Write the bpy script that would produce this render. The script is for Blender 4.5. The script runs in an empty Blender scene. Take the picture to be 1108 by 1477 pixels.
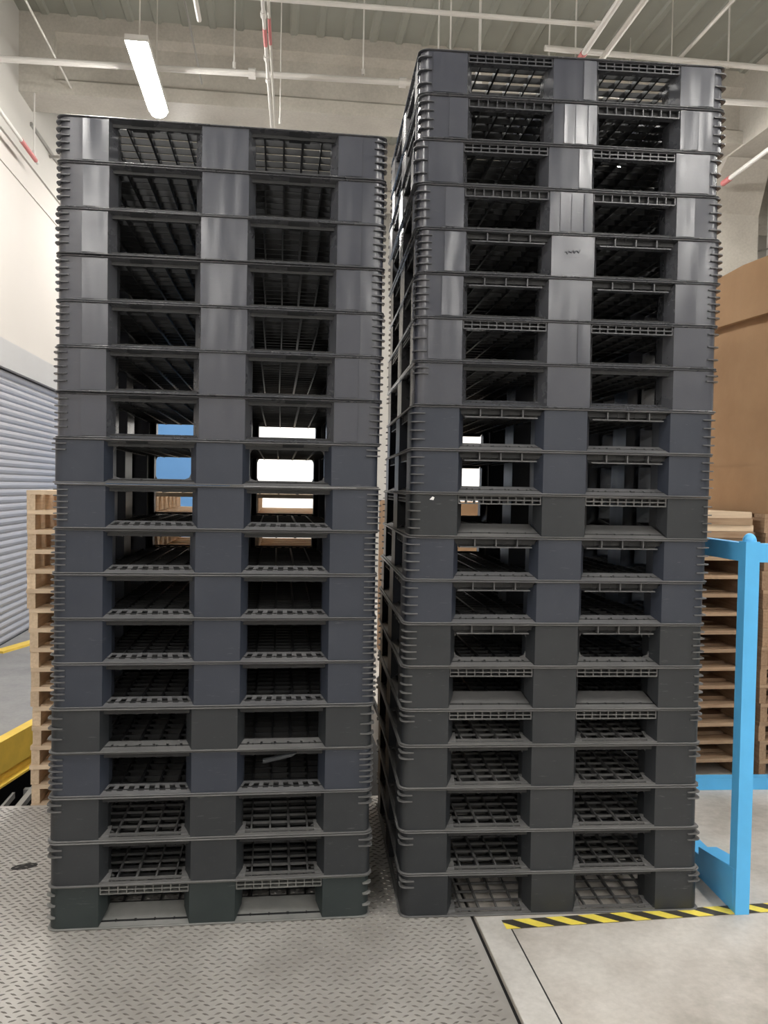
import bpy, math, random
from mathutils import Vector, Matrix

random.seed(7)
R = math.radians
scene = bpy.context.scene
COL = scene.collection

# ------------------------------------------------------------------ camera
F_PX, YAW, PITCH, ROLL = 1214.08, 0.1256, -0.0282, 0.0176
CAM = Vector((0.748, -2.9003, 1.5126))
fw = Vector((math.sin(YAW) * math.cos(PITCH), math.cos(YAW) * math.cos(PITCH), math.sin(PITCH)))
rt = Vector((math.cos(YAW), -math.sin(YAW), 0))
up = rt.cross(fw)
r2 = rt * math.cos(ROLL) + up * math.sin(ROLL)
u2 = -rt * math.sin(ROLL) + up * math.cos(ROLL)
cd = bpy.data.cameras.new('camera')
cd.sensor_fit = 'HORIZONTAL'
cd.sensor_width = 36
cd.lens = F_PX * 36 / 1108
cd.clip_start = 0.05
cam = bpy.data.objects.new('camera', cd)
cam.matrix_world = Matrix(((r2.x, u2.x, -fw.x, CAM.x), (r2.y, u2.y, -fw.y, CAM.y),
                           (r2.z, u2.z, -fw.z, CAM.z), (0, 0, 0, 1)))
COL.objects.link(cam)
scene.camera = cam

# ------------------------------------------------------------------ world, exposure, lamps' strength
world = bpy.data.worlds.new('world')
scene.world = world
world.use_nodes = True
world.node_tree.nodes['Background'].inputs[0].default_value = (0.9, 0.95, 1, 1)
world.node_tree.nodes['Background'].inputs[1].default_value = 0.05
LAMP_STRENGTH = 118.0
scene.view_settings.view_transform = 'Standard'
scene.view_settings.look = 'None'
scene.view_settings.gamma = 1
scene.view_settings.use_curve_mapping = False
scene.view_settings.exposure = 0.2
scene.cycles.use_denoising = True
scene.cycles.max_bounces = 8
scene.cycles.diffuse_bounces = 5
scene.cycles.sample_clamp_indirect = 6


# ------------------------------------------------------------------ materials
def nmat(name, col, rough=0.5, metal=0.0, spec=0.5):
    m = bpy.data.materials.new(name)
    m.use_nodes = True
    b = m.node_tree.nodes['Principled BSDF']
    b.inputs['Base Color'].default_value = (*col, 1)
    b.inputs['Roughness'].default_value = rough
    b.inputs['Metallic'].default_value = metal
    b.inputs['Specular IOR Level'].default_value = spec
    return m, m.node_tree.nodes, m.node_tree.links, b


def noise(N, L, scale, detail=4, vec=None, rough=0.6):
    n = N.new('ShaderNodeTexNoise')
    n.inputs['Scale'].default_value = scale
    n.inputs['Detail'].default_value = detail
    n.inputs['Roughness'].default_value = rough
    if vec:
        L.new(vec, n.inputs['Vector'])
    return n.outputs['Fac']


def ramp(N, L, src, stops):
    r = N.new('ShaderNodeValToRGB')
    el = r.color_ramp.elements
    el[0].position, el[0].color = stops[0][0], (*stops[0][1], 1)
    el[1].position, el[1].color = stops[-1][0], (*stops[-1][1], 1)
    for p, c in stops[1:-1]:
        e = el.new(p)
        e.color = (*c, 1)
    L.new(src, r.inputs[0])
    return r.outputs[0]


def coords(N, L, scale=(1, 1, 1), world_space=False, shift=True):
    if world_space:
        g = N.new('ShaderNodeNewGeometry')
        src = g.outputs['Position']
    else:
        t = N.new('ShaderNodeTexCoord')
        src = t.outputs['Object']
    if shift and not world_space:
        oi = N.new('ShaderNodeObjectInfo')
        mul = N.new('ShaderNodeVectorMath')
        mul.operation = 'SCALE'
        L.new(oi.outputs['Location'], mul.inputs[0])
        mul.inputs['Scale'].default_value = 3.7
        ad = N.new('ShaderNodeVectorMath')
        L.new(src, ad.inputs[0])
        L.new(mul.outputs[0], ad.inputs[1])
        src = ad.outputs[0]
    mp = N.new('ShaderNodeMapping')
    mp.inputs['Scale'].default_value = scale
    L.new(src, mp.inputs['Vector'])
    return mp.outputs[0]


def bump(N, L, b, src, strength, dist):
    bp = N.new('ShaderNodeBump')
    bp.inputs['Strength'].default_value = strength
    bp.inputs['Distance'].default_value = dist
    L.new(src, bp.inputs['Height'])
    L.new(bp.outputs[0], b.inputs['Normal'])


def mixcol(N, L, a, bcol, fac, mode='MIX'):
    mx = N.new('ShaderNodeMix')
    mx.data_type = 'RGBA'
    mx.blend_type = mode
    for sock, v in ((mx.inputs[6], a), (mx.inputs[7], bcol), (mx.inputs[0], fac)):
        if isinstance(v, (int, float)):
            sock.default_value = v
        elif isinstance(v, tuple):
            sock.default_value = (*v, 1)
        else:
            L.new(v, sock)
    return mx.outputs[2]


def plastic(name, c0, c1, rough, scuff, wav=0.5, spec=0.5):
    m, N, L, b = nmat(name, c0, rough, 0, spec)
    v = coords(N, L, (1, 1, 1))
    base = ramp(N, L, noise(N, L, 5, 5, v), [(0.3, c0), (0.7, c1)])
    # thin pale scratches
    vs = coords(N, L, (8, 8, 60))
    sc = noise(N, L, 2.2, 3, vs)
    fac = ramp(N, L, sc, [(0.655, (0, 0, 0)), (0.74, (scuff,) * 3)])
    base = mixcol(N, L, base, (0.22, 0.22, 0.22), fac)
    L.new(base, b.inputs['Base Color'])
    rr = ramp(N, L, noise(N, L, 9, 4, v), [(0.3, (rough - .03,) * 3), (0.7, (rough + .05,) * 3)])
    L.new(rr, b.inputs['Roughness'])
    vw = coords(N, L, (14, 14, 3))
    bump(N, L, b, noise(N, L, 1.0, 1, vw), wav, 0.006)
    return m


M = {}
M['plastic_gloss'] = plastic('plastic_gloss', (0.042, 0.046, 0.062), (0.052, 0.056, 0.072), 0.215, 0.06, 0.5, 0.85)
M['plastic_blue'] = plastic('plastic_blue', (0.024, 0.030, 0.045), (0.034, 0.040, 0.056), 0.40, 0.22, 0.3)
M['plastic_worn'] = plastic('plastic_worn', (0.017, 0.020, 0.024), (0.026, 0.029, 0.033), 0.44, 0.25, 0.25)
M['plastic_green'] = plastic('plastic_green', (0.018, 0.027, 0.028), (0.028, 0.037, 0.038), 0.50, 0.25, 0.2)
M['plastic_gloss_edge'] = plastic('plastic_gloss_edge', (0.050, 0.053, 0.062), (0.07, 0.072, 0.080), 0.27, 0.3, 0.3, 0.7)  # edge set: worn grey plus painted-in light on rims, sills and cheeks
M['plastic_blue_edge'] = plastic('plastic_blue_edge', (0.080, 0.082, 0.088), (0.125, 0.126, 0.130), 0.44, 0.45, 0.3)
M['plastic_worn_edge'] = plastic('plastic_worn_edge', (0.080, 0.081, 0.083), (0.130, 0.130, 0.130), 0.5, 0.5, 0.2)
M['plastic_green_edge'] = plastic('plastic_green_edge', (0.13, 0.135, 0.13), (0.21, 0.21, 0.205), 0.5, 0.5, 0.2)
M['plastic_grid'] = nmat('plastic_grid', (0.011, 0.012, 0.014), 0.5)[0]  # same plastic, colour darkened to stand in for shade inside the openings
M['rubber'] = nmat('rubber', (0.022, 0.024, 0.027), 0.6)[0]
M['chip'] = nmat('chip', (0.8, 0.8, 0.8), 0.5)[0]


def wood(name, dark, light, stretch):
    m, N, L, b = nmat(name, dark, 0.75, 0, 0.25)
    v = coords(N, L, stretch)
    g = ramp(N, L, noise(N, L, 3.0, 6, v), [(0.25, dark), (0.75, light)])
    oi = N.new('ShaderNodeObjectInfo')
    tint = ramp(N, L, oi.outputs['Random'], [(0, (0.82, 0.79, 0.76)), (0.5, (0.95, 0.93, 0.9)), (1, (1.08, 1.05, 1.0))])
    c = mixcol(N, L, g, tint, 1.0, 'MULTIPLY')
    L.new(c, b.inputs['Base Color'])
    bump(N, L, b, noise(N, L, 6, 5, v), 0.35, 0.002)
    return m


M['wood_x'] = wood('wood_x', (0.64, 0.50, 0.36), (0.86, 0.71, 0.55), (2, 30, 30))
M['wood_y'] = wood('wood_y', (0.62, 0.48, 0.34), (0.84, 0.69, 0.53), (30, 2, 30))
M['wood_brown_x'] = wood('wood_brown_x', (0.28, 0.18, 0.115), (0.48, 0.35, 0.24), (2, 30, 30))
M['wood_brown_y'] = wood('wood_brown_y', (0.26, 0.165, 0.105), (0.44, 0.31, 0.21), (30, 2, 30))


def concrete(name, c0, c1, c2, scale=1.2):
    m, N, L, b = nmat(name, c0, 0.55, 0, 0.4)
    v = coords(N, L, (1, 1, 1), world_space=True)
    big = noise(N, L, scale, 6, v, 0.65)
    col = ramp(N, L, big, [(0.36, c0), (0.5, c1), (0.64, c2)])
    fine = ramp(N, L, noise(N, L, 40, 4, v), [(0.3, (0.9, 0.9, 0.9)), (0.7, (1.05, 1.05, 1.05))])
    col = mixcol(N, L, col, fine, 1.0, 'MULTIPLY')
    L.new(col, b.inputs['Base Color'])
    L.new(ramp(N, L, big, [(0.3, (0.62,) * 3), (0.7, (0.42,) * 3)]), b.inputs['Roughness'])
    bump(N, L, b, noise(N, L, 25, 5, v), 0.12, 0.004)
    return m


M['concrete_floor'] = concrete('concrete_floor', (0.36, 0.335, 0.30), (0.50, 0.47, 0.435), (0.60, 0.575, 0.54), 1.6)
M['concrete_strip'] = concrete('concrete_strip', (0.46, 0.445, 0.42), (0.55, 0.535, 0.51), (0.60, 0.585, 0.56), 3)
M['concrete_beam'] = concrete('concrete_beam', (0.40, 0.375, 0.335), (0.47, 0.445, 0.40), (0.53, 0.505, 0.455), 0.9)
M['asphalt'] = concrete('asphalt', (0.22, 0.22, 0.225), (0.27, 0.27, 0.275), (0.31, 0.31, 0.31), 1.0)


def tread(name):
    m, N, L, b = nmat(name, (0.3, 0.29, 0.28), 0.5, 0.25, 0.5)
    v = coords(N, L, (1, 1, 1), world_space=True)
    big = noise(N, L, 2.2, 6, v, 0.65)
    col = ramp(N, L, big, [(0.32, (0.31, 0.295, 0.275)), (0.52, (0.41, 0.395, 0.375)), (0.7, (0.49, 0.475, 0.455))])
    L.new(col, b.inputs['Base Color'])
    L.new(ramp(N, L, noise(N, L, 14, 4, v), [(0.3, (0.42,) * 3), (0.7, (0.62,) * 3)]), b.inputs['Roughness'])
    return m


M['tread'] = tread('tread')
M['lug'] = nmat('lug', (0.16, 0.15, 0.14), 0.38, 0.6)[0]
M['dark'] = nmat('dark', (0.012, 0.012, 0.012), 0.8)[0]
M['pit_steel'] = nmat('pit_steel', (0.30, 0.30, 0.29), 0.5, 0.3)[0]


def paint(name, col, rough=0.45, var=0.08, scale=6):
    m, N, L, b = nmat(name, col, rough)
    v = coords(N, L)
    lo = tuple(c * (1 - var) for c in col)
    hi = tuple(min(1, c * (1 + var)) for c in col)
    L.new(ramp(N, L, noise(N, L, scale, 4, v), [(0.3, lo), (0.7, hi)]), b.inputs['Base Color'])
    return m


M['blue'] = paint('blue', (0.10, 0.46, 0.86), 0.4, 0.06)
M['yellow'] = paint('yellow', (0.80, 0.56, 0.09), 0.45, 0.12)
M['tape_yellow'] = paint('tape_yellow', (0.80, 0.66, 0.10), 0.5, 0.1, 20)
M['tape_black'] = paint('tape_black', (0.045, 0.042, 0.036), 0.5, 0.2, 20)
M['wall_white'] = paint('wall_white', (0.55, 0.52, 0.49), 0.7, 0.02, 0.7)
M['wall_grey'] = paint('wall_grey', (0.50, 0.485, 0.455), 0.7, 0.04, 0.5)
M['shutter'] = paint('shutter', (0.38, 0.385, 0.43), 0.4, 0.03, 2)
M['shutter_box'] = paint('shutter_box', (0.46, 0.46, 0.47), 0.5, 0.03, 2)
M['deck_paint'] = paint('deck_paint', (0.315, 0.325, 0.29), 0.6, 0.12, 0.8)
M['pipe_white'] = paint('pipe_white', (0.60, 0.585, 0.56), 0.4, 0.04)
M['pipe_grey'] = paint('pipe_grey', (0.56, 0.54, 0.50), 0.45, 0.05)
M['pipe_dark'] = paint('pipe_dark', (0.30, 0.29, 0.27), 0.45, 0.05)
M['red'] = paint('red', (0.50, 0.15, 0.15), 0.5, 0.1)
M['blue_sheet'] = paint('blue_sheet', (0.13, 0.33, 0.66), 0.5, 0.03, 1)
ws, N_, L_, b_ = nmat('white_sheet', (0.9, 0.9, 0.89), 0.5)   # white sheet door; emission added so the panels glow bright
b_.inputs['Emission Color'].default_value = (1, 1, 0.98, 1)
b_.inputs['Emission Strength'].default_value = 0.6
M['white_sheet'] = ws


def cardboard():
    m, N, L, b = nmat('cardboard', (0.42, 0.27, 0.15), 0.8, 0, 0.2)
    v = coords(N, L, (1, 1, 1))
    c = ramp(N, L, noise(N, L, 2.5, 5, v), [(0.3, (0.29, 0.178, 0.10)), (0.7, (0.37, 0.235, 0.135))])
    L.new(c, b.inputs['Base Color'])
    bump(N, L, b, noise(N, L, 6, 3, v), 0.25, 0.006)
    return m


M['cardboard'] = cardboard()
em, N_, L_, b_ = nmat('lamp_diffuser', (1, 1, 1), 0.5)
b_.inputs['Emission Color'].default_value = (1.0, 0.97, 0.92, 1)
b_.inputs['Emission Strength'].default_value = LAMP_STRENGTH
M['lamp_diffuser'] = em


# ------------------------------------------------------------------ mesh helpers
class MB:
    def __init__(self):
        self.v = []
        self.f = []

    def hexa(self, p):          # 8 points: bottom loop 0-3, top loop 4-7
        n = len(self.v)
        self.v += [tuple(q) for q in p]
        for q in ((3, 2, 1, 0), (4, 5, 6, 7), (0, 1, 5, 4), (1, 2, 6, 5), (2, 3, 7, 6), (3, 0, 4, 7)):
            self.f.append(tuple(n + i for i in q))
        return self

    def box(self, x0, x1, y0, y1, z0, z1):
        return self.hexa([(x0, y0, z0), (x1, y0, z0), (x1, y1, z0), (x0, y1, z0),
                          (x0, y0, z1), (x1, y0, z1), (x1, y1, z1), (x0, y1, z1)])

    def slab(self, a, b, c, d, t):
        a, b, c, d = map(Vector, (a, b, c, d))
        n = (b - a).cross(d - a).normalized() * t
        return self.hexa([a - n, b - n, c - n, d - n, a, b, c, d])

    def prism(self, poly, z0, z1):     # counter-clockwise polygon
        n, k = len(self.v), len(poly)
        self.v += [(x, y, z0) for x, y in poly] + [(x, y, z1) for x, y in poly]
        self.f.append(tuple(n + i for i in reversed(range(k))))
        self.f.append(tuple(n + k + i for i in range(k)))
        for i in range(k):
            j = (i + 1) % k
            self.f.append((n + i, n + j, n + k + j, n + k + i))
        return self

    def ring(self, loops):         # closed strip through loops of equal length
        n, k = len(self.v), len(loops[0][0])
        for lp, z in loops:
            self.v += [(x, y, z) for x, y in lp]
        m = len(loops)
        for q in range(m):
            a0, b0 = n + q * k, n + ((q + 1) % m) * k
            for a in range(k):
                b = (a + 1) % k
                self.f.append((a0 + a, a0 + b, b0 + b, b0 + a))
        return self

    def tube(self, p, q, r, seg=10):
        p, q = Vector(p), Vector(q)
        d = (q - p).normalized()
        a = d.orthogonal().normalized()
        b = d.cross(a)
        n = len(self.v)
        for e in (p, q):
            for i in range(seg):
                t = 2 * math.pi * i / seg
                self.v.append(tuple(e + a * math.cos(t) * r + b * math.sin(t) * r))
        for i in range(seg):
            j = (i + 1) % seg
            self.f.append((n + i, n + j, n + seg + j, n + seg + i))
        self.f.append(tuple(n + i for i in reversed(range(seg))))
        self.f.append(tuple(n + seg + i for i in range(seg)))
        return self

    def mesh(self, name, mat, smooth=True):
        me = bpy.data.meshes.new(name)
        me.from_pydata(self.v, [], self.f)
        me.update()
        if smooth:
            me.polygons.foreach_set('use_smooth', [True] * len(me.polygons))
            me.set_sharp_from_angle(angle=R(32))
        me.materials.append(M[mat] if isinstance(mat, str) else mat)
        return me


def link(name, me, parent=None, loc=(0, 0, 0), rz=0.0):
    o = bpy.data.objects.new(name, me)
    COL.objects.link(o)
    o.parent = parent
    o.location = loc
    o.rotation_euler = (0, 0, rz)
    return o


def put(name, mb, mat, parent=None, loc=(0, 0, 0), rz=0.0, smooth=True):
    return link(name, mb.mesh(name, mat, smooth), parent, loc, rz)


def tag(o, label, cat, group=None):
    o['label'] = label
    o['category'] = cat
    if group:
        o['group'] = group
    return o


def struct(o, label=None):
    o['kind'] = 'structure'
    if label:
        o['label'] = label
    return o


def empty(name, loc=(0, 0, 0), rz=0.0):
    return link(name, None, None, loc, rz)


def rrect(x0, x1, y0, y1, rad, seg=6, corners=(1, 1, 1, 1)):
    """counter-clockwise rounded rectangle; corners: (x0y0, x1y0, x1y1, x0y1)"""
    pts = []
    for (cx, cy, a0, on) in ((x0, y0, 180, corners[0]), (x1, y0, 270, corners[1]),
                             (x1, y1, 0, corners[2]), (x0, y1, 90, corners[3])):
        if not on:
            pts.append((cx, cy))
            continue
        ox = cx + (rad if cx == x0 else -rad)
        oy = cy + (rad if cy == y0 else -rad)
        for i in range(seg + 1):
            t = R(a0 + 90 * i / seg)
            pts.append((ox + rad * math.cos(t), oy + rad * math.sin(t)))
    return pts


ORD = ['topmost', 'second from top', 'third from top', 'fourth from top', 'fifth from top', 'sixth from top',
       'seventh from top', 'eighth from top', 'ninth from top', 'tenth from top', 'eleventh from top',
       'twelfth from top', 'thirteenth from top', 'fourteenth from top', 'fifteenth from top',
       'sixteenth from top', 'seventeenth from top', 'eighteenth from top', 'nineteenth from top', 'lowest']

# ------------------------------------------------------------------ the setting
WX = -1.77            # left wall plane
BY = 9.6              # back wall plane
CZ = 5.95             # ceiling
PLX, PLY = 1.445, 1.17   # steel plate: right edge, rear edge

# concrete floor, with the pit behind the steel plate left open
fl = MB()
fl.prism([(1.46, -13), (13, -13), (13, BY), (1.46, BY)], -0.3, 0)
floor = struct(put('floor', fl, 'concrete_floor', smooth=False), 'pale stained concrete floor')
put('joint_strip', MB().box(1.462, 1.565, -13, -0.035, -0.02, 0.0025), 'concrete_strip', floor, smooth=False)['label'] = 'pale strip beside steel plate'
put('seam', MB().box(1.565, 1.571, -13, -0.06, -0.02, 0.0012), 'dark', floor, smooth=False)

# yard-side floor left of / behind the pit, edged by a yellow beam that runs along E0-E1
ed = Vector((0.21, 0.978, 0)).normalized()
E0 = Vector((-0.827, 2.164, 0)) - ed * 1.02
E1 = E0 + ed * 3.2
fb = MB()
fb.prism([(WX, E0.y), (E0.x - 0.07, E0.y), (E1.x - 0.07, E1.y), (1.46, E1.y), (1.46, BY), (WX, BY)], -0.3, 0)
struct(put('floor', fb, 'asphalt', smooth=False), 'dark grey floor in front of the roller shutter')
pit = MB().box(WX, 1.46, PLY - 0.1, E1.y + 0.4, -0.9, -0.85)
pit.box(E1.x - 0.2, 1.46, E1.y - 0.02, E1.y, -0.85, -0.3)
struct(put('floor', pit, 'dark', smooth=False), 'dark pit behind the steel plate')

# steel tread plate
pl = MB().box(WX, PLX, -13, PLY, -0.02, 0)
pl.box(WX, PLX, PLY - 0.012, PLY, -0.16, -0.02)
plate = struct(put('steel_plate_floor', pl, 'tread', smooth=False), 'worn steel tread plate under the black pallets')
put('joint_gap', MB().box(PLX + 0.0005, 1.4615, -13, PLY + 2, -0.05, -0.012), 'dark', plate, smooth=False)
lug = MB()
P_ = 0.0345
row = 0
y = -1.05
while y < 1.15:
    x = -1.3 + (row % 2) * P_ / 2
    k = row
    while x < PLX - 0.02:
        s = 1 if k % 2 else -1
        a = 0.42 * s
        dx, dy = math.cos(a) * 0.0125, math.sin(a) * 0.0125
        nx, ny = -math.sin(a) * 0.0032, math.cos(a) * 0.0032
        b0 = [(x - dx, y - dy), (x + nx, y + ny), (x + dx, y + dy), (x - nx, y - ny)]
        n = len(lug.v)
        lug.v += [(px, py, 0.0) for px, py in b0]
        lug.v += [(x + (px - x) * 0.55, y + (py - y) * 0.55, 0.0026) for px, py in b0]
        lug.f.append((n + 7, n + 6, n + 5, n + 4)[::1])
        for i in range(4):
            j = (i + 1) % 4
            lug.f.append((n + j, n + i, n + 4 + i, n + 4 + j))
        x += P_
        k += 1
    y += P_ * 0.62
    row += 1
lo = put('tread_lugs', lug, 'lug', plate, smooth=False)
lo['kind'] = 'stuff'
hole = put('drain_hole', MB().prism([(0.026 * math.cos(t * R(30)), 0.05 * math.sin(t * R(30))) for t in range(12)], 0, 0.0012),
           'dark', plate, (-0.222, 0.519, 0), R(-70), smooth=False)

# pit edge beam (yellow), lift arms inside the pit
beam = empty('pit_edge_beam', tuple(E0 + Vector((0, 0, 0))), math.atan2(ed.y, ed.x))
tag(beam, 'yellow steel edge beam along the dark pit behind the pale wooden pallets', 'beam')
put('web', MB().box(0, 3.15, 0.0, 0.07, -0.185, 0.002), 'yellow', beam, smooth=False)
put('lower_flange', MB().box(0, 3.15, -0.012, 0.05, -0.262, -0.25), 'yellow', beam, smooth=False)
put('web_recess', MB().box(0, 3.15, 0.03, 0.07, -0.25, -0.185), 'yellow', beam, smooth=False)
arm = empty('pit_lift_arm', (-0.70, 2.0, -0.6))
tag(arm, 'grey steel lift arms down in the dark pit', 'lift')
put('arm_bar', MB().box(-0.012, 0.022, -0.5, 0.55, 0.235, 0.27), 'pit_steel', arm, smooth=False)
put('arm_bar', MB().box(-0.092, -0.077, -0.5, 0.28, 0.235, 0.27), 'pit_steel', arm, smooth=False)
put('cross_bar', MB().box(-0.07, 0.25, 0.42, 0.46, 0.19, 0.235), 'pit_steel', arm, smooth=False)
put('post', MB().box(-0.01, 0.02, 0.43, 0.46, -0.25, 0.19), 'pit_steel', arm, smooth=False)

kerb = MB()
ka, kb = Vector((-1.735, 4.86, 0)), Vector((-1.10, 6.75, 0))
kn = Vector((0.94, -0.34, 0)) * 0.11
kerb.hexa([ka + kn, kb + kn, kb, ka] + [p + Vector((0, 0, 0.02)) for p in (ka + kn, kb + kn, kb, ka)])
tag(put('floor_kerb', kerb, 'yellow', smooth=False), 'flat yellow kerb strip on the grey floor below the shutter', 'kerb')

# walls
SH_Y0, SH_Y1, SH_T = 3.2, 8.9, 2.547
w = MB()
w.box(WX - 0.2, WX, -13, SH_Y0, 0, CZ)
w.box(WX - 0.2, WX, SH_Y0, SH_Y1, SH_T, CZ)
w.box(WX - 0.2, WX, SH_Y1, BY, 0, CZ)
w.box(WX - 0.3, WX - 0.2, -13, BY, 0, CZ)
wl = struct(put('wall_left', w, 'wall_white', smooth=False), 'white wall above the roller shutter')
put('wall_ledge', MB().box(WX - 0.02, WX + 0.035, -13, BY, 4.66, CZ), 'wall_grey', wl, smooth=False)
put('wall_step', MB().box(WX - 0.02, WX + 0.012, -13, BY, 4.40, 4.66), 'wall_white', wl, smooth=False)
struct(put('wall_back', MB().box(WX, 13, BY, BY + 0.2, 0, CZ), 'wall_grey', smooth=False), 'beige far wall')
struct(put('wall_right', MB().box(13, 13.2, -13, BY, 0, CZ), 'wall_grey', smooth=False), 'pale side wall')
struct(put('wall_rear', MB().box(WX, 13, -13.2, -13, 0, CZ), 'wall_grey', smooth=False), 'pale wall behind the viewer')

# roller shutter
sh = struct(empty('door_1', (WX, SH_Y0, 0)), 'grey roller shutter of narrow horizontal slats')
n_sl = 37
pt = SH_T / n_sl
prof = [(-0.05, 0.0), (-0.018, 0.0), (-0.006, pt * 0.2), (0.0, pt * 0.5), (-0.006, pt * 0.8), (-0.018, pt * 0.98), (-0.05, pt * 0.98)]
sm = MB()
k = len(prof)
for yy in (0, SH_Y1 - SH_Y0):
    sm.v += [(a, yy, b) for a, b in prof]
for i in range(k):
    j = (i + 1) % k
    sm.f.append((i, j, k + j, k + i))
sme = sm.mesh('slat', 'shutter', smooth=False)
for i in range(n_sl):
    link('slat', sme, sh, (0, 0, i * pt))
put('header_box', MB().box(-0.02, 0.05, -0.2, SH_Y1 - SH_Y0 + 0.2, SH_T, 2.80), 'shutter_box', sh, smooth=False)
put('guide_rail', MB().box(-0.04, 0.03, -0.08, 0.0, 0, SH_T), 'shutter_box', sh, smooth=False)
put('guide_rail', MB().box(-0.04, 0.03, SH_Y1 - SH_Y0, SH_Y1 - SH_Y0 + 0.08, 0, SH_T), 'shutter_box', sh, smooth=False)

# far wall fittings seen through the pallet openings
door2 = struct(empty('door_2', (-0.7, BY, 0)), 'blue sheet door in the far wall')
for a, b in ((-1.0, -0.36), (-0.355, 0.75)):
    put('panel', MB().box(a, b, -0.05, -0.005, 0, 2.42), 'blue_sheet', door2, smooth=False)
for num, edges, lab in (('door_3', (0.25, 1.9), 'bright white sheet door in the far wall beside the blue door'),
                        ('door_4', (3.0, 4.6), 'bright white sheet door in the far wall behind the taller stack')):
    dd = struct(empty(num, (edges[0], BY, 0)), lab)
    wd = edges[1] - edges[0]
    put('panel', MB().box(0, wd, -0.05, -0.005, 0, 2.42), 'white_sheet', dd, smooth=False)
    put('door_frame', MB().box(-0.06, 0, -0.06, -0.002, 0, 2.48).box(wd, wd + 0.06, -0.06, -0.002, 0, 2.48).box(0, wd, -0.06, -0.002, 2.42, 2.48), 'shutter_box', dd, smooth=False)

# ceiling deck with ribs, precast beams, girder
ceil = struct(put('ceiling', MB().box(WX, 13, -13, BY, CZ, CZ + 0.2), 'deck_paint', smooth=False), 'grey-green ribbed deck ceiling')
ribm = MB().prism([(-0.045, 0.002), (-0.025, -0.02), (0.025, -0.02), (0.045, 0.002)], 0, 1)
ribm.v = [(x, z * (BY + 13) - 13, y) for x, y, z in ribm.v]
rme = ribm.mesh('deck_rib', 'deck_paint', smooth=False)
for i in range(40):
    link('deck_rib', rme, ceil, (-1.5 + i * 0.26, 0, CZ))


def joist(y0, label):
    j = MB()
    sec = [(0.0, 5.20), (0.44, 5.20), (0.44, 5.33), (0.36, 5.38), (0.36, 5.72), (0.44, 5.78), (0.44, CZ),
           (0.0, CZ), (0.0, 5.78), (0.08, 5.72), (0.08, 5.38), (0.0, 5.33)]
    x0, x1 = WX + 0.36, 5.55
    n, kk = 0, len(sec)
    for xx in (x0, x1):
        j.v += [(xx, y0 + a, b) for a, b in sec]
    for i in range(kk):
        jj = (i + 1) % kk
        j.f.append((i, kk + i, kk + jj, jj))
    j.f.append(tuple(range(kk)))
    j.f.append(tuple(reversed(range(kk, 2 * kk))))
    j.box(WX, x0, y0, y0 + 0.44, 5.20, CZ)
    j.box(6.05, 13, y0, y0 + 0.44, 5.20, CZ)
    return struct(put('ceiling_beam', j, 'concrete_beam', smooth=False), label)


joist(5.53, 'grey concrete beam with recessed side across the ceiling')
joist(7.98, 'second concrete beam further back under the ceiling')
joist(-1.8, 'concrete beam over the viewer')
joist(-5.5, 'concrete beam behind the viewer')
g = MB().box(5.55, 6.05, -13, BY, 5.18, CZ)
g.prism([(5.45, 6.2), (6.15, 6.2), (6.15, 6.9), (5.45, 6.9)], 0, 5.0)
g.hexa([(5.45, 6.2, 4.7), (6.15, 6.2, 4.7), (6.15, 6.9, 4.7), (5.45, 6.9, 4.7),
        (5.55, 5.8, 5.2), (6.05, 5.8, 5.2), (6.05, 7.3, 5.2), (5.55, 7.3, 5.2)])
struct(put('ceiling_girder', g, 'concrete_beam', smooth=False), 'concrete girder on a column behind the cardboard box')


# ------------------------------------------------------------------ ceiling lamps
def lamp(x, y, z, label, ln=1.2):
    t = empty('ceiling_lamp', (x, y, z))
    tag(t, label, 'lamp', 'ceiling strip lamps')
    hs = put('housing', MB().box(-0.085, 0.085, -ln / 2, ln / 2, 0.0, 0.05), 'pipe_white', t, smooth=False)
    d = MB()
    pr = [(0.07 * math.cos(R(180 + a)), 0.05 * math.sin(R(180 + a))) for a in range(0, 181, 20)]
    kk = len(pr)
    for yy in (-ln / 2, ln / 2):
        d.v += [(a, yy, b - 0.001) for a, b in pr]
    for i in range(kk):
        jj = (i + 1) % kk
        d.f.append((i, kk + i, kk + jj, jj))
    d.f.append(tuple(range(kk)))
    d.f.append(tuple(reversed(range(kk, 2 * kk))))
    put('diffuser', d, 'lamp_diffuser', t)
    for yy in (-0.45, 0.45):
        put('suspension_rod', MB().tube((0, yy, 0.05), (0, yy, CZ - z), 0.006, 6), 'pipe_grey', hs)
    return t


LAMPZ = 4.8
lamp(-0.345, 4.236, LAMPZ, 'bright strip lamp hanging below the beam above the shorter black stack')
ROWS = {-0.345: 'shutter-side row', 4.1: 'row over the blue frame', 7.6: 'row over the open floor'}
PLACE = {7.236: 'nearest the far wall', 4.236: 'next from the far wall', 1.236: 'just behind the black stacks',
         -1.764: 'just in front of the black stacks', -4.764: 'just behind the viewer',
         -7.764: 'well behind the viewer', -10.764: 'at the wall behind the viewer'}
for x, rname in ROWS.items():
    for y, pname in PLACE.items():
        if (x < 0 and y == 4.236) or (x > 7 and y > 2):
            continue
        lamp(x + (-0.6 if x < 0 and y < -2 else 0), y + (0.4 if 3 < x < 5 and y == 4.236 else 0), LAMPZ, f'strip lamp of the {rname}, {pname}')


# ------------------------------------------------------------------ black plastic pallets
HW = 0.55
GAP = 0.007                   # block faces sit this far inside the rims
B1, B2 = 0.38, 0.077          # inner side of the corner blocks, half width of the middle blocks
OPC = (B1 + B2) / 2           # centre of an opening
WO = (B1 - B2) / 2            # its half width


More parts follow.
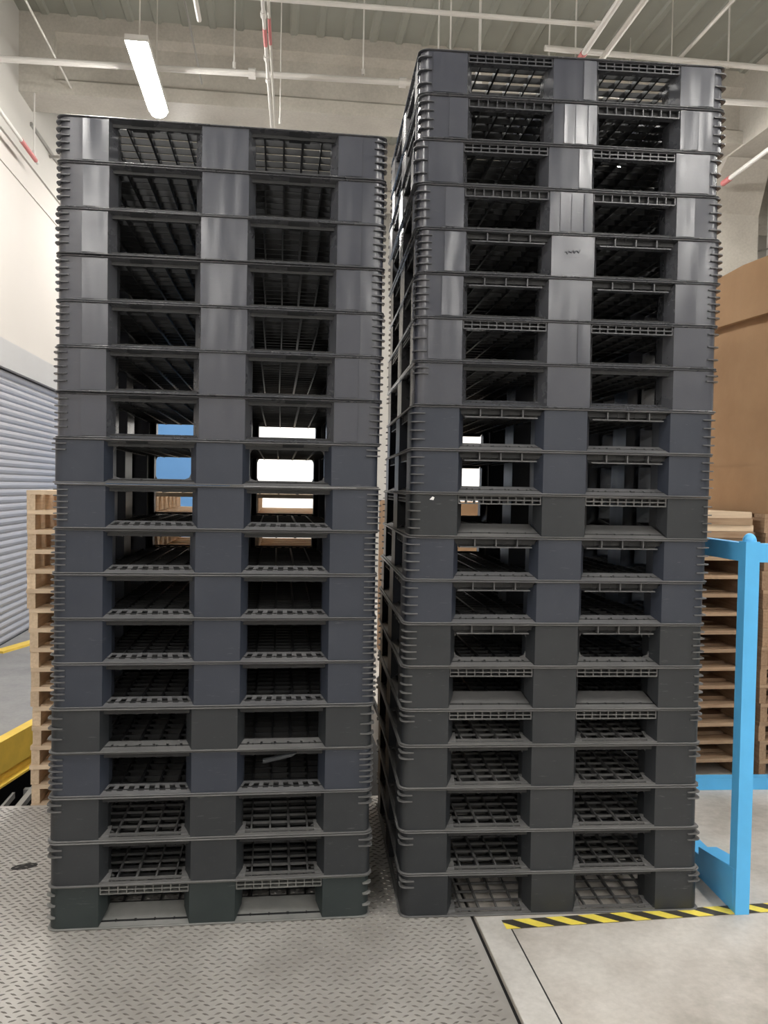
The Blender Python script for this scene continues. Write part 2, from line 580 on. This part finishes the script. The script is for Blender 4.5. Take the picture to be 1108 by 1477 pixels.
def ladder(mb, a, b, c, d, t0, t1, n, fill, th):
    """sloped lip a-b (front) to d-c (rear) pierced by n real slots"""
    a, b, c, d = map(Vector, (a, b, c, d))

    def P(s, t):
        return (a.lerp(b, s)).lerp(d.lerp(c, s), t)
    mb.slab(P(0, 0), P(1, 0), P(1, t0), P(0, t0), th)
    mb.slab(P(0, t1), P(1, t1), P(1, 1), P(0, 1), th)
    w_ = 1.0 / n
    hw_ = w_ * fill / 2
    s = 0.0
    for i in range(n):
        c_ = (i + 0.5) * w_
        mb.slab(P(s, t0), P(c_ - hw_, t0), P(c_ - hw_, t1), P(s, t1), th)
        s = c_ + hw_
    mb.slab(P(s, t0), P(1, t0), P(1, t1), P(s, t1), th)


class PalletKind:
    def __init__(self, key, h, mat, ribs, top, bottom, seam=(), mid_seam=(), tab=False, rounded=False, rib_len=0.05, wide=0.0):
        self.h, self.tab = h, tab
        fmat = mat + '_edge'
        mz0, mz1 = 0.006, h - 0.006
        f = HW - GAP
        # decks: rounded rim and open grid
        self.deck = {}
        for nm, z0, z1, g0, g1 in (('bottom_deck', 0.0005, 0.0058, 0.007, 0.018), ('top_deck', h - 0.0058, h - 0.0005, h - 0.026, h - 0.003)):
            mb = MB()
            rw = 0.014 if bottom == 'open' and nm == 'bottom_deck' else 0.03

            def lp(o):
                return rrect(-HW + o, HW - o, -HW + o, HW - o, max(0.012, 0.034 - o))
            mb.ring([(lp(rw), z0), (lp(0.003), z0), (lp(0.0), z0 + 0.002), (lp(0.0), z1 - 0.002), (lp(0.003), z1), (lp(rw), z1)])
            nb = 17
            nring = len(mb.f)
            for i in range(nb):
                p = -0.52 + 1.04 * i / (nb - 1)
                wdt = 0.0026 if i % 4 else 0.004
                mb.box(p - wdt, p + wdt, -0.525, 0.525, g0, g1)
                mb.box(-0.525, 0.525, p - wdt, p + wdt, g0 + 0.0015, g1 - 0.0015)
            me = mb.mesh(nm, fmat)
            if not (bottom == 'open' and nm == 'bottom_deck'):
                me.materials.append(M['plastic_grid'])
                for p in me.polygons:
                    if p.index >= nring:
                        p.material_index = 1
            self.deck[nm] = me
        # blocks
        c = MB()
        c.prism(rrect(-f, -B1, -f, -B1, 0.034, 6, (1, 0, 0, 0)), mz0, mz1)
        for s in seam:      # slightly tilted moulded panel that starts with a small step at the seam
            xa, xb, e0, e1, za, zb = -HW + s, -B1 - 0.001, -f - 0.004, -f - 0.0004, mz0 + 0.003, mz1 - 0.003
            c.hexa([(xa, e0, za), (xb, e1, za), (xb, -f + 0.002, za), (xa, -f + 0.002, za),
                    (xa, e0, zb), (xb, e1, zb), (xb, -f + 0.002, zb), (xa, -f + 0.002, zb)])
            c.hexa([(e0, xa, za), (-f + 0.002, xa, za), (-f + 0.002, xb, za), (e1, xb, za),
                    (e0, xa, zb), (-f + 0.002, xa, zb), (-f + 0.002, xb, zb), (e1, xb, zb)])
        self.corner = c.mesh('corner_block', mat)
        e = MB().box(-B2, B2, -f, -f + 0.15, mz0, mz1)
        ms = list(mid_seam) + [B2 - 0.001]
        for s, t in zip(ms[:-1], ms[1:]):
            e0, e1, za, zb = -f - 0.004, -f - 0.0004, mz0 + 0.003, mz1 - 0.003
            e.hexa([(s, e0, za), (t, e1, za), (t, -f + 0.002, za), (s, -f + 0.002, za),
                    (s, e0, zb), (t, e1, zb), (t, -f + 0.002, zb), (s, -f + 0.002, zb)])
        self.edge = e.mesh('middle_block', mat)
        self.centre = MB().box(-B2, B2, -B2, B2, mz0, mz1).mesh('centre_block', mat)
        # corner ribs: thin L plates with a tighter corner than the block
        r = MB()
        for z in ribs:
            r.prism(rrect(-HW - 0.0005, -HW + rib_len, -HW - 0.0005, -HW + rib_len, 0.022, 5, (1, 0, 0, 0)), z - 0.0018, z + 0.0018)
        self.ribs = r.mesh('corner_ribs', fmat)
        # entry frames
        self.frame = {}
        for sgn in (-1, 1):
            m = MB()
            y0, d = -f, 0.045
            zo0, zo1, zi0, zi1 = 0.0050, h - 0.007, 0.027 if bottom in ('slots', 'holes') else 0.020, h - (0.021 if top in ('plain', 'holes') else 0.034)
            wi = WO - 0.022
            cx = sgn * OPC
            x0, x1, a0, a1 = cx - WO, cx + WO, cx - wi, cx + wi
            db = 0.09 if bottom == 'deep' else d
            if bottom == 'deep':
                zi0 = 0.045
            zb = 0.012 if bottom == 'open' else zi0
            # flared side cheeks
            m.slab((x0, y0, zo0), (a0, y0 + d, zb), (a0, y0 + d, zi1), (x0, y0, zo1), 0.004)
            m.slab((x1, y0, zo1), (a1, y0 + d, zi1), (a1, y0 + d, zb), (x1, y0, zo0), 0.004)
            m.box(a0 - 0.004, a0, y0 + d, y0 + 0.10, zb, zi1)
            m.box(a1, a1 + 0.004, y0 + d, y0 + 0.10, zb, zi1)
            ncheek = len(m.f)
            A = ((x0, y0, zo0), (x1, y0, zo0), (a1, y0 + db, zi0), (a0, y0 + db, zi0))
            if bottom in ('plain', 'deep'):
                m.slab(*A, 0.004)
            elif bottom == 'slots':
                ladder(m, *A, 0.34, 0.82, 8, 0.55, 0.004)
            elif bottom == 'holes':
                ladder(m, *A, 0.40, 0.68, 6, 0.17, 0.004)
            else:
                m.box(x0, x1, y0, y0 + 0.008, zo0, zo0 + 0.006)
                for (px, qx, s) in ((x0, a0, 1), (x1, a1, -1)):
                    m.slab(*(((px, y0, zo0 + 0.003), (px + s * 0.03, y0, zo0 + 0.003), (qx + s * 0.012, y0 + 0.06, 0.03), (qx - s * 0.004, y0 + 0.06, 0.03))[::s]), 0.005)
            T = ((x1, y0, zo1), (x0, y0, zo1), (a0, y0 + d, zi1), (a1, y0 + d, zi1))
            if top == 'plain':
                ladder(m, *T, 0.80, 0.93, 6, 0.62, 0.004)
            elif top == 'holes':
                ladder(m, *T, 0.35, 0.60, 4, 0.10, 0.004)
            elif top in ('grille', 'slots'):
                rows = 2 if top == 'grille' else 1
                hz = zo1 - zi1
                nn = 10 if top == 'grille' else 9
                for i in range(rows + 1):
                    z = zi1 + hz * i / rows
                    m.box(x0 + 0.004, x1 - 0.004, y0 + 0.003, y0 + 0.035, z - 0.002, z + 0.002)
                for i in range(nn + 1):
                    x = x0 + 0.005 + (x1 - x0 - 0.01) * i / nn
                    m.box(x - 0.0018, x + 0.0018, y0 + 0.004, y0 + 0.033, zi1, zo1)
            elif top == 'partition':
                m.slab((x1, y0 + 0.022, zo1), (x0, y0 + 0.022, zo1), (a0, y0 + 0.036, zi1), (a1, y0 + 0.036, zi1), 0.004)
                m.box(a0, a1, y0 + 0.006, y0 + 0.04, zi1 - 0.003, zi1 + 0.001)
                for i in (1, 2, 3):
                    x = x0 + (x1 - x0) * i / 4
                    m.box(x - 0.002, x + 0.002, y0 + 0.003, y0 + 0.036, zi1, zo1)
            if rounded:
                q = 0.02
                for (px, s) in ((a0, 1), (a1, -1)):
                    for (pz, tz) in ((zi1, -1), (zb, 1)):
                        pts = [(px, y0 + d, pz), (px + s * q, y0 + d, pz), (px + s * q * 0.3, y0 + d, pz + tz * q * 0.3), (px, y0 + d, pz + tz * q)]
                        if s * tz < 0:
                            pts = pts[::-1]
                        m.slab(*pts, 0.01)
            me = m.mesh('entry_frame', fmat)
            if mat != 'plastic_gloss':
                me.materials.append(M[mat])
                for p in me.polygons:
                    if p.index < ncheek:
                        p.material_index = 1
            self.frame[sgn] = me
        # black clip hanging in the top of each front opening
        tb = MB()
        zo1, zi1 = h - 0.008, h - 0.026
        tb.slab((0.036, -f - 0.001, zo1), (-0.036, -f - 0.001, zo1), (-0.036, -f + 0.044, zi1), (0.036, -f + 0.044, zi1), 0.006)
        self.tabm = tb.mesh('clip', 'rubber')

    def build(self, loc, rz, label, group):
        root = empty('plastic_pallet', loc, rz)
        tag(root, label, 'pallet', group)
        for nm, me in self.deck.items():
            link(nm, me, root)
        for q in range(4):
            a = q * math.pi / 2
            link('corner_block', self.corner, root, rz=a)
            link('middle_block', self.edge, root, rz=a)
            link('corner_ribs', self.ribs, root, rz=a)['kind'] = 'stuff'
            fa = link('entry_frame', self.frame[-1], root, rz=a)
            fb_ = link('entry_frame', self.frame[1], root, rz=a)
            if q == 0 and self.tab:
                link('clip', self.tabm, fa, (-OPC - 0.045, 0, 0))
                link('clip', self.tabm, fb_, (OPC + 0.02, 0, 0))
        link('centre_block', self.centre, root)
        return root


def lin(a, b, n):
    return [a + (b - a) * i / (n - 1) for i in range(n)]


HL, HR = 0.151125, 0.1524
K = {
    'A': PalletKind('A', HL, 'plastic_gloss', lin(0.036, 0.130, 5), 'plain', 'plain', seam=(0.088,), tab=True, rib_len=0.046),
    'B': PalletKind('B', HL, 'plastic_blue', (0.112, 0.132), 'holes', 'plain', tab=True, rounded=True),
    'C': PalletKind('C', HL, 'plastic_blue', lin(0.030, 0.130, 6), 'plain', 'slots'),
    'D': PalletKind('D', HL, 'plastic_worn', (0.05, 0.085, 0.12), 'plain', 'holes'),
    'E': PalletKind('E', HL, 'plastic_worn', (0.106, 0.128), 'holes', 'open', tab=True, rounded=True),
    'F': PalletKind('F', HL, 'plastic_green', (0.045, 0.085, 0.122), 'grille', 'deep', rib_len=0.03),
    'G': PalletKind('G', HR, 'plastic_gloss', lin(0.035, 0.125, 3), 'grille', 'plain', mid_seam=(0.03,), seam=(0.05,), rib_len=0.045),
    'Gb': PalletKind('Gb', HR, 'plastic_worn', lin(0.030, 0.120, 4), 'grille', 'deep', rib_len=0.04),
    'H': PalletKind('H', HR, 'plastic_gloss', lin(0.035, 0.125, 4), 'slots', 'plain', seam=(0.105,), mid_seam=(-0.04, 0.0, 0.045), rib_len=0.05),
    'I': PalletKind('I', HR, 'plastic_gloss', lin(0.030, 0.128, 5), 'partition', 'plain', seam=(0.095,), rib_len=0.05),
    'Ib': PalletKind('Ib', HR, 'plastic_blue', lin(0.035, 0.125, 4), 'partition', 'holes', rib_len=0.05),
    'Ic': PalletKind('Ic', HR, 'plastic_worn', lin(0.030, 0.125, 5), 'partition', 'holes', rib_len=0.05, rounded=True),
    'J': PalletKind('J', HR, 'plastic_gloss', (0.11, 0.13), 'holes', 'holes', rib_len=0.05),
    'E2': PalletKind('E2', HR, 'plastic_worn', (0.108, 0.130), 'holes', 'open', rounded=True),
    'K': PalletKind('K', 0.127, 'plastic_worn', (0.088, 0.107), 'grille', 'open'),
}
DESC = {'A': 'black plastic pallet with five-ribbed corners', 'B': 'black plastic pallet with rounded openings',
        'C': 'black plastic pallet with slotted opening sills', 'D': 'black plastic pallet with holed opening sills',
        'E': 'black plastic pallet with two-ribbed corners', 'F': 'greenish black plastic pallet with deep sloped sills',
        'G': 'black plastic pallet with grilles over its openings', 'Gb': 'black plastic pallet with grilles and sloped sills',
        'H': 'black plastic pallet with toothed opening tops', 'I': 'glossy black plastic pallet with divided opening tops',
        'Ib': 'black plastic pallet with divided opening tops', 'Ic': 'dull black plastic pallet with divided opening tops',
        'J': 'black plastic pallet with holed opening tops', 'E2': 'black plastic pallet with two-ribbed corners',
        'K': 'thin black plastic pallet with grid deck'}

LK = ['A'] * 7 + ['B'] + ['C'] * 5 + ['D', 'C', 'E', 'E', 'F']
LOFF = [.0067, .0068, .0075, .0081, .0082, .0036, .0071, .0008, .0039, -.002, .001, -.0008, -.0027, -.006, -.0041, -.0092, -.0066, -.0067]
pal_l = []
z = 18 * HL
for i in range(18):
    z -= HL
    nm = ORD[i] if i < 17 else 'lowest'
    o = K[LK[i]].build((0.55 + LOFF[i], 0.55 + 0.004 * math.sin(i * 2.3), z), 0.004 * math.sin(i * 1.7), f'{DESC[LK[i]]}, {nm} of the shorter stack', 'black pallets in the shorter stack')
    pal_l.append(o)
RK = ['G', 'H', 'G', 'H', 'I', 'I', 'G', 'J', 'Ib', 'Ib', 'Gb', 'Ib', 'Ib', 'Ic', 'Gb', 'K', 'E2', 'E2', 'E2', 'E2']
ROFF = [.0197, .0222, .0125, .0172, .0245, .022, .0195, .0206, .0169, .0145, .0119, .0065, .0008, -.0024, -.0012, -.0027, -.0055, -.003, .0004, .0045]
RX, RY, RROT = 1.1862, -0.0118, -0.0429
cr, sr = math.cos(RROT), math.sin(RROT)
z = sum(K[k].h for k in RK)
pal_r = []
for i in range(20):
    z -= K[RK[i]].h
    ox = 0.55 + ROFF[i]
    nm = ORD[i]
    o = K[RK[i]].build((RX + ox * cr - 0.55 * sr, RY + ox * sr + 0.55 * cr, z), RROT + 0.004 * math.sin(i * 2.1), f'{DESC[RK[i]]}, {nm} of the taller stack', 'black pallets in the taller stack')
    pal_r.append(o)

# moulded mark on the middle block of the fifth pallet of the taller stack
mk = MB()
for i in range(11):
    a, b = -0.03 + i * 0.005, -0.03 + (i + 1) * 0.005
    za, zb_ = 0.088 + 0.006 * math.sin(i * 2.4) + 0.0006 * i, 0.088 + 0.006 * math.sin((i + 1) * 2.4) + 0.0006 * (i + 1)
    mk.tube((a, -HW + GAP - 0.001, za), (b, -HW + GAP - 0.001, zb_), 0.0018, 6)
mk.box(-0.02, 0.026, -HW + GAP - 0.0015, -HW + GAP + 0.001, 0.072, 0.0745)
put('moulded_mark', mk, 'plastic_gloss', pal_r[4])['label'] = 'small raised script mark'
# white paint chip
put('paint_chip', MB().prism([(-0.008, -0.004), (0.006, -0.006), (0.009, 0.004), (0.002, 0.007)], 0, 0.001), 'chip', pal_r[10], (-0.47, -HW + GAP - 0.0005, 0.134)).rotation_euler = (R(90), 0, 0)
# broken rim piece hanging from the fifteenth pallet of the shorter stack
bp_ = put('broken_rim', MB().hexa([(0, -0.004, 0), (0.10, -0.004, 0.022), (0.10, 0.012, 0.022), (0, 0.012, 0), (0, -0.004, 0.012), (0.115, -0.004, 0.034), (0.115, 0.012, 0.034), (0, 0.012, 0.012)]),
          'plastic_worn', pal_l[14], (0.165, -HW - 0.004, HL - 0.045))
bp_['label'] = 'snapped rim piece hanging down'


# ------------------------------------------------------------------ wooden pallets
def wood_pallet(loc, label, group, width, stringers, pitch, depth, pal='wood', rz=0.0, sh=0.0):
    root = empty('wooden_pallet', loc, rz)
    tag(root, label, 'pallet', group)
    bt = 0.02
    key = (pal, width, pitch, depth)
    if key not in WPM:
        WPM[key] = (MB().box(-0.019, 0.019, 0, depth, 0.0003, pitch - bt - 0.0003).mesh('stringer', pal + '_y', False),
                    MB().box(0, width, 0, 0.10, 0, bt - 0.0006).mesh('deck_board', pal + '_x', False))
    sm_, bm_ = WPM[key]
    for s in stringers:
        link('stringer', sm_, root, (s + sh, 0.004 * random.random(), 0))
    nb = 7
    for i in range(nb):
        link('deck_board', bm_, root, (random.uniform(-.004, .004), (depth - 0.10) * i / (nb - 1) - 0.004 * random.random(), pitch - bt))
    return root


WPM = {}
WN = 17
WP = 0.0925
base = 1.475 - WN * WP
# lowered platform the pale pile stands on
plat = empty('lowered_platform', (-0.42, 1.19, base))
tag(plat, 'dark steel platform in the pit under the pale wooden pallets', 'platform')
put('platform_plate', MB().box(0, 1.8, 0, 1.6, -0.03, -0.0005), 'dark', plat, smooth=False)
put('platform_leg', MB().box(0.1, 0.2, 0.1, 0.2, -0.85 - base, -0.03), 'dark', plat, smooth=False)
put('platform_leg', MB().box(1.6, 1.7, 1.3, 1.4, -0.85 - base, -0.03), 'dark', plat, smooth=False)
dxs = [0, 0, .004, 0, .003, .003, .014, .017, .02, .024, .022, .03, .033, .026, .024, .028, .03]
for i in range(WN):
    wood_pallet((-0.415 + dxs[i], 1.20, base + (WN - 1 - i) * WP),
                f'pale wooden pallet, {ORD[i] if i < WN - 1 else "lowest"} of the pile behind the shorter black stack',
                'pale wooden pallets behind the shorter stack', 1.50, (0.02, 0.56, 1.05, 1.48), WP, 1.1, 'wood')

RWN, RWP = 13, 0.0985
for i in range(RWN):
    wood_pallet((2.20 + random.uniform(-.012, .012), 1.30 + random.uniform(-.01, .01), (RWN - 1 - i) * RWP),
                f'brown wooden pallet, {ORD[i] if i < RWN - 1 else "lowest"} of the pile behind the blue frame post',
                'brown wooden pallets behind the blue frame', 1.06, (0.03, 0.53, 1.03), RWP, 1.1, 'wood_brown')
zt = RWN * RWP
for i, nm in enumerate(('lowest', 'second lowest', 'third lowest', 'topmost')):
    tag(put('plywood_sheet', MB().box(0, 1.06, 0, 1.1, 0.0004, 0.0345), 'wood_x' if i % 2 else 'wood_brown_x', None, (2.20 + random.uniform(-.01, .01), 1.295 + (i % 2) * 0.012, zt + i * 0.035), smooth=False),
        f'plywood sheet, {nm} of four lying on the brown wooden pallets', 'plywood', 'plywood sheets on the brown pallets')
for i in range(14):
    wood_pallet((3.305 + random.uniform(-.008, .008), 1.26, (13 - i) * 0.1008),
                f'brown wooden pallet, {ORD[i] if i < 13 else "lowest"} of the pile under the big cardboard box',
                'brown wooden pallets under the cardboard box', 1.1, (0.02, 0.55, 1.08), 0.1008, 1.1, 'wood_brown')

# ------------------------------------------------------------------ cardboard boxes
bx = empty('cardboard_box', (3.30, 1.2, 14 * 0.1008))
tag(bx, 'tall brown cardboard bulk box with a loose lid behind the blue frame', 'box')
bp = [(0.05, 0.03), (1.05, 0.03), (1.08, 0.6), (1.05, 1.12), (0.05, 1.12), (0.02, 0.75), (0.012, 0.30)]
put('body', MB().prism(bp, 0.0005, 1.22), 'cardboard', bx)
put('bottom_flap', MB().prism([(0.042, 0.02), (1.06, 0.02), (1.06, 0.028), (0.046, 0.028), (0.008, 0.30), (0.016, 0.752), (0.046, 1.12), (0.038, 1.12), (0.008, 0.752), (0.0, 0.30)], 0.0008, 0.26), 'cardboard', bx)
lid = MB()
lo_ = [(0.0, -0.03), (1.1, -0.03), (1.12, 0.6), (1.1, 1.17), (0.0, 1.17), (-0.025, 0.75), (-0.035, 0.29)]
n = len(lo_)
lid.v = [(x, yy, 1.06 + (0.015 if i % 2 else 0)) for i, (x, yy) in enumerate(lo_)] + [(x * 0.985 + 0.008, yy * 0.985 + 0.008, 1.365 - 0.012 * (i % 2)) for i, (x, yy) in enumerate(lo_)]
for i in range(n):
    j = (i + 1) % n
    lid.f.append((i, j, n + j, n + i))
lid.f.append(tuple(range(n, 2 * n)))
lid.f.append(tuple(reversed(range(n))))
put('lid', lid, 'cardboard', bx, smooth=False)

cb = empty('cardboard_carton', (2.15, 4.2, 0))
tag(cb, 'brown cardboard carton glimpsed through the taller black stack', 'carton')
put('carton_body', MB().box(-0.45, 0.45, 0, 0.8, 0.0005, 1.40), 'cardboard', cb, smooth=False)
put('carton_flap', MB().slab((-0.45, 0, 1.401), (0.45, 0, 1.401), (0.45, 0.39, 1.402), (-0.45, 0.39, 1.402), 0.004), 'cardboard', cb, smooth=False)
put('carton_flap', MB().slab((-0.45, 0.41, 1.402), (0.45, 0.41, 1.402), (0.45, 0.8, 1.401), (-0.45, 0.8, 1.401), 0.004), 'cardboard', cb, smooth=False)

# ------------------------------------------------------------------ blue steel frame
bf = empty('steel_frame', (2.401, -0.098, 0), R(-3))
tag(bf, 'bright blue steel guard frame standing on the hazard tape', 'frame')
T = 0.052
put('front_post', MB().box(0, T, 0, T, 0.0005, 1.345), 'blue', bf, smooth=False)
cap = MB()
for j in range(6):
    t0, t1 = R(90 * j / 6), R(90 * (j + 1) / 6)
    ca = [(0.024 * math.cos(t0), 0.03 * math.sin(t0)), (0.024 * math.cos(t1), 0.03 * math.sin(t1))]
    n = len(cap.v)
    for rr, zz in ca:
        cap.v += [(0.026 + rr * math.cos(R(30 * q)), 0.026 + rr * math.sin(R(30 * q)), 1.345 + zz) for q in range(12)]
    for q in range(12):
        cap.f.append((n + q, n + (q + 1) % 12, n + 12 + (q + 1) % 12, n + 12 + q))
put('post_knob', cap, 'blue', bf)
put('top_side_rail', MB().box(0.004, T - 0.004, T, 1.24, 1.272, 1.338), 'blue', bf, smooth=False)
put('top_front_rail', MB().box(T, 1.4, 0.004, T - 0.004, 1.272, 1.338), 'blue', bf, smooth=False)
put('bottom_side_rail', MB().box(0.002, T + 0.02, T, 1.24, 0.001, 0.085), 'blue', bf, smooth=False)
put('gusset_plate', MB().slab((-0.001, 0.02, 0.02), (-0.001, 0.02, 0.16), (-0.001, 0.30, 0.12), (-0.001, 0.30, 0.02), 0.006), 'blue', bf, smooth=False)
put('gusset_top', MB().hexa([(0, T, 0.085), (T + 0.02, T, 0.085), (T + 0.02, 0.30, 0.085), (0, 0.30, 0.085), (0, T, 0.158), (T + 0.02, T, 0.158), (T + 0.02, 0.30, 0.118), (0, 0.30, 0.118)]), 'blue', bf, smooth=False)
put('bottom_rear_rail', MB().box(T, 1.6, 1.24, 1.24 + T, 0.001, 0.062), 'blue', bf, smooth=False)
put('rear_post', MB().box(0, T, 1.24, 1.24 + T, 0.0005, 1.338), 'blue', bf, smooth=False)

# ------------------------------------------------------------------ hazard tape
ta, tb_ = Vector((1.548, -0.062, 0)), Vector((2.62, -0.029, 0))
td = (tb_ - ta).normalized()
tape = empty('hazard_tape', tuple(ta), math.atan2(td.y, td.x))
tag(tape, 'yellow and black striped hazard tape on the concrete by the taller stack', 'tape')
TW = 0.060
st = 0.060
sk = 0.072


def clip_left(poly):
    out = []
    for i_, p in enumerate(poly):
        q = poly[(i_ + 1) % len(poly)]
        if p[0] >= 0:
            out.append(p)
        if (p[0] >= 0) != (q[0] >= 0):
            t_ = p[0] / (p[0] - q[0])
            out.append((0.0, p[1] + (q[1] - p[1]) * t_))
    return out


for i in range(-1, 26):
    a = i * st - 0.02
    poly = clip_left([(a + sk, -TW), (a + st + sk, -TW), (a + st, 0), (a, 0)])
    put('stripe', MB().prism(poly, 0.0028, 0.0034), 'tape_black' if i % 2 == 0 else 'tape_yellow', tape, smooth=False)


# ------------------------------------------------------------------ overhead pipes and rods
def pipe(name, p, q, r, mat, label, cat='pipe', group=None, red=None, fit=(), fmat='red'):
    p, q = Vector(p), Vector(q)
    t = empty(name, tuple(p))
    tag(t, label, cat, group)
    put('tube', MB().tube((0, 0, 0), q - p, r), mat, t)
    if red:
        a, b = red
        put('red_band', MB().tube((q - p) * a, (q - p) * b, r * 1.2), 'red', t)
    for f_ in fit:
        dv = (q - p).normalized()
        c_ = (q - p) * f_
        put('coupling', MB().tube(c_ - dv * 0.03, c_ + dv * 0.03, r * 1.7), mat, t)
    return t


pipe('sprinkler_pipe', (WX + 0.04, 4.505, 5.0), (5.4, 4.26, 5.02), 0.026, 'pipe_white', 'long pale pipe crossing in front of the concrete beam and lamp', red=None, fit=(0.31, 0.49))
pipe('sprinkler_pipe', (-0.2, 3.655, 5.2), (3.237, 3.603, 5.2), 0.019, 'pipe_white', 'thin pale pipe at the ceiling ending above the taller stack', fit=(0.99,))
pipe('sprinkler_pipe', (2.9, 4.0, 5.2), (5.52, 4.02, 5.2), 0.024, 'pipe_white', 'pale pipe running along the top edge of the taller stack')
pipe('conduit_pipe', (0.575, 2.4, 4.9), (0.645, 5.45, 4.9), 0.013, 'pipe_white', 'thin white conduit with red band above the shorter stack', red=(0.36, 0.44), fit=(0.3, 0.5, 0.62))
pipe('conduit_pipe', (0.615, 2.4, 4.93), (0.675, 5.45, 4.93), 0.010, 'pipe_grey', 'thinner grey conduit beside the red banded conduit', red=(0.33, 0.45))
pipe('sprinkler_pipe', (3.02, 2.2, 4.9), (3.055, 3.9, 4.9), 0.022, 'pipe_white', 'bright white pipe slanting above the middle of the taller stack', red=(0.74, 0.80))
pipe('sprinkler_pipe', (3.335, 2.5, 5.09), (3.365, 4.6, 5.09), 0.024, 'pipe_grey', 'grey pipe beside the bright white slanting pipe')
pipe('sprinkler_pipe', (4.15, 2.3, 5.3), (4.17, 4.6, 5.3), 0.016, 'pipe_grey', 'thin grey slanting pipe under the ribbed deck')
pipe('sprinkler_pipe', (5.45, 4.35, 4.9), (5.517, 5.85, 4.9), 0.026, 'pipe_white', 'white pipe with red end below the girder', red=(0.89, 1.0))
pipe('sprinkler_pipe', (-1.585, 3.6, 4.6), (-1.606, 5.70, 4.6), 0.017, 'pipe_white', 'white pipe with red end beside the white wall', red=(0.74, 0.97))
pipe('ceiling_cable', (-1.25, 3.0, 5.25), (-1.25, 5.5, 5.25), 0.009, 'pipe_grey', 'thin grey cable under the deck near the white wall', cat='cable')
pipe('drop_pipe', (0.12, 2.6, 4.9), (0.13, 3.46, 4.9), 0.018, 'pipe_white', 'short white pipe end beside the bright strip lamp')
pipe('ceiling_cable', (-0.02, 2.6, 5.2), (0.0, 5.1, 5.2), 0.008, 'pipe_dark', 'thin dark cable beside the bright strip lamp', cat='cable')
pipe('wall_conduit', (WX + 0.045, 5.9, 5.05), (WX + 0.045, 9.0, 5.05), 0.02, 'pipe_dark', 'dark conduit on the ledge above the white wall')
pipe('wall_bracket', (WX + 0.04, 6.6, 5.0), (WX + 0.5, 6.6, 5.0), 0.015, 'pipe_dark', 'dark bracket on the white wall below the beam', cat='bracket')
pipe('ceiling_cable', (5.9, 6.95, 4.35), (7.2, 7.4, 4.75), 0.009, 'pipe_dark', 'dark cable strung above the cardboard box', cat='cable')

for x, y, zb, lab, thick in ((-1.597, 5.55, 4.61, 'thin rod holding the red ended pipe by the white wall', 0.010),
                             (0.33, 4.42, 5.036, 'thin rod beside the red banded conduit, holding the long pipe', 0.008),
                             (1.42, 4.38, 5.044, 'thin rod holding the long pipe next to the taller stack', 0.008),
                             (0.72, 4.43, 4.6, 'thin rod just beside the conduits above the shorter stack', 0.006),
                             (2.02, 4.1, 4.9, 'thin rod above the near corner of the taller stack', 0.009),
                             (2.12, 4.1, 4.9, 'second thin rod above the near corner of the taller stack', 0.009),
                             (2.37, 4.1, 4.9, 'thicker white rod above the taller stack', 0.015),
                             (2.97, 4.1, 4.9, 'thin rod above the middle block of the taller stack', 0.009),
                             (3.2, 4.1, 4.9, 'thin rod beside the bright white slanting pipe', 0.009),
                             (4.53, 4.013, 5.17, 'thin rod holding the pipe at the far corner of the taller stack', 0.010),
                             (7.3, 7.9, 4.0, 'thin white rod hanging over the cardboard box lid', 0.014),
                             (6.45, 7.3, 3.9, 'thin rod between the taller stack and the cardboard box', 0.014)):
    t = empty('hanger_rod', (x, y, zb))
    tag(t, lab, 'rod', 'ceiling hanger rods')
    rod = put('rod', MB().tube((0, 0, 0), (0, 0, CZ - zb), thick * 0.8, 8), 'pipe_white', t)
    put('clamp', MB().tube((0, 0, 0.0), (0, 0, 0.05), thick * 1.7, 8), 'pipe_white', rod)
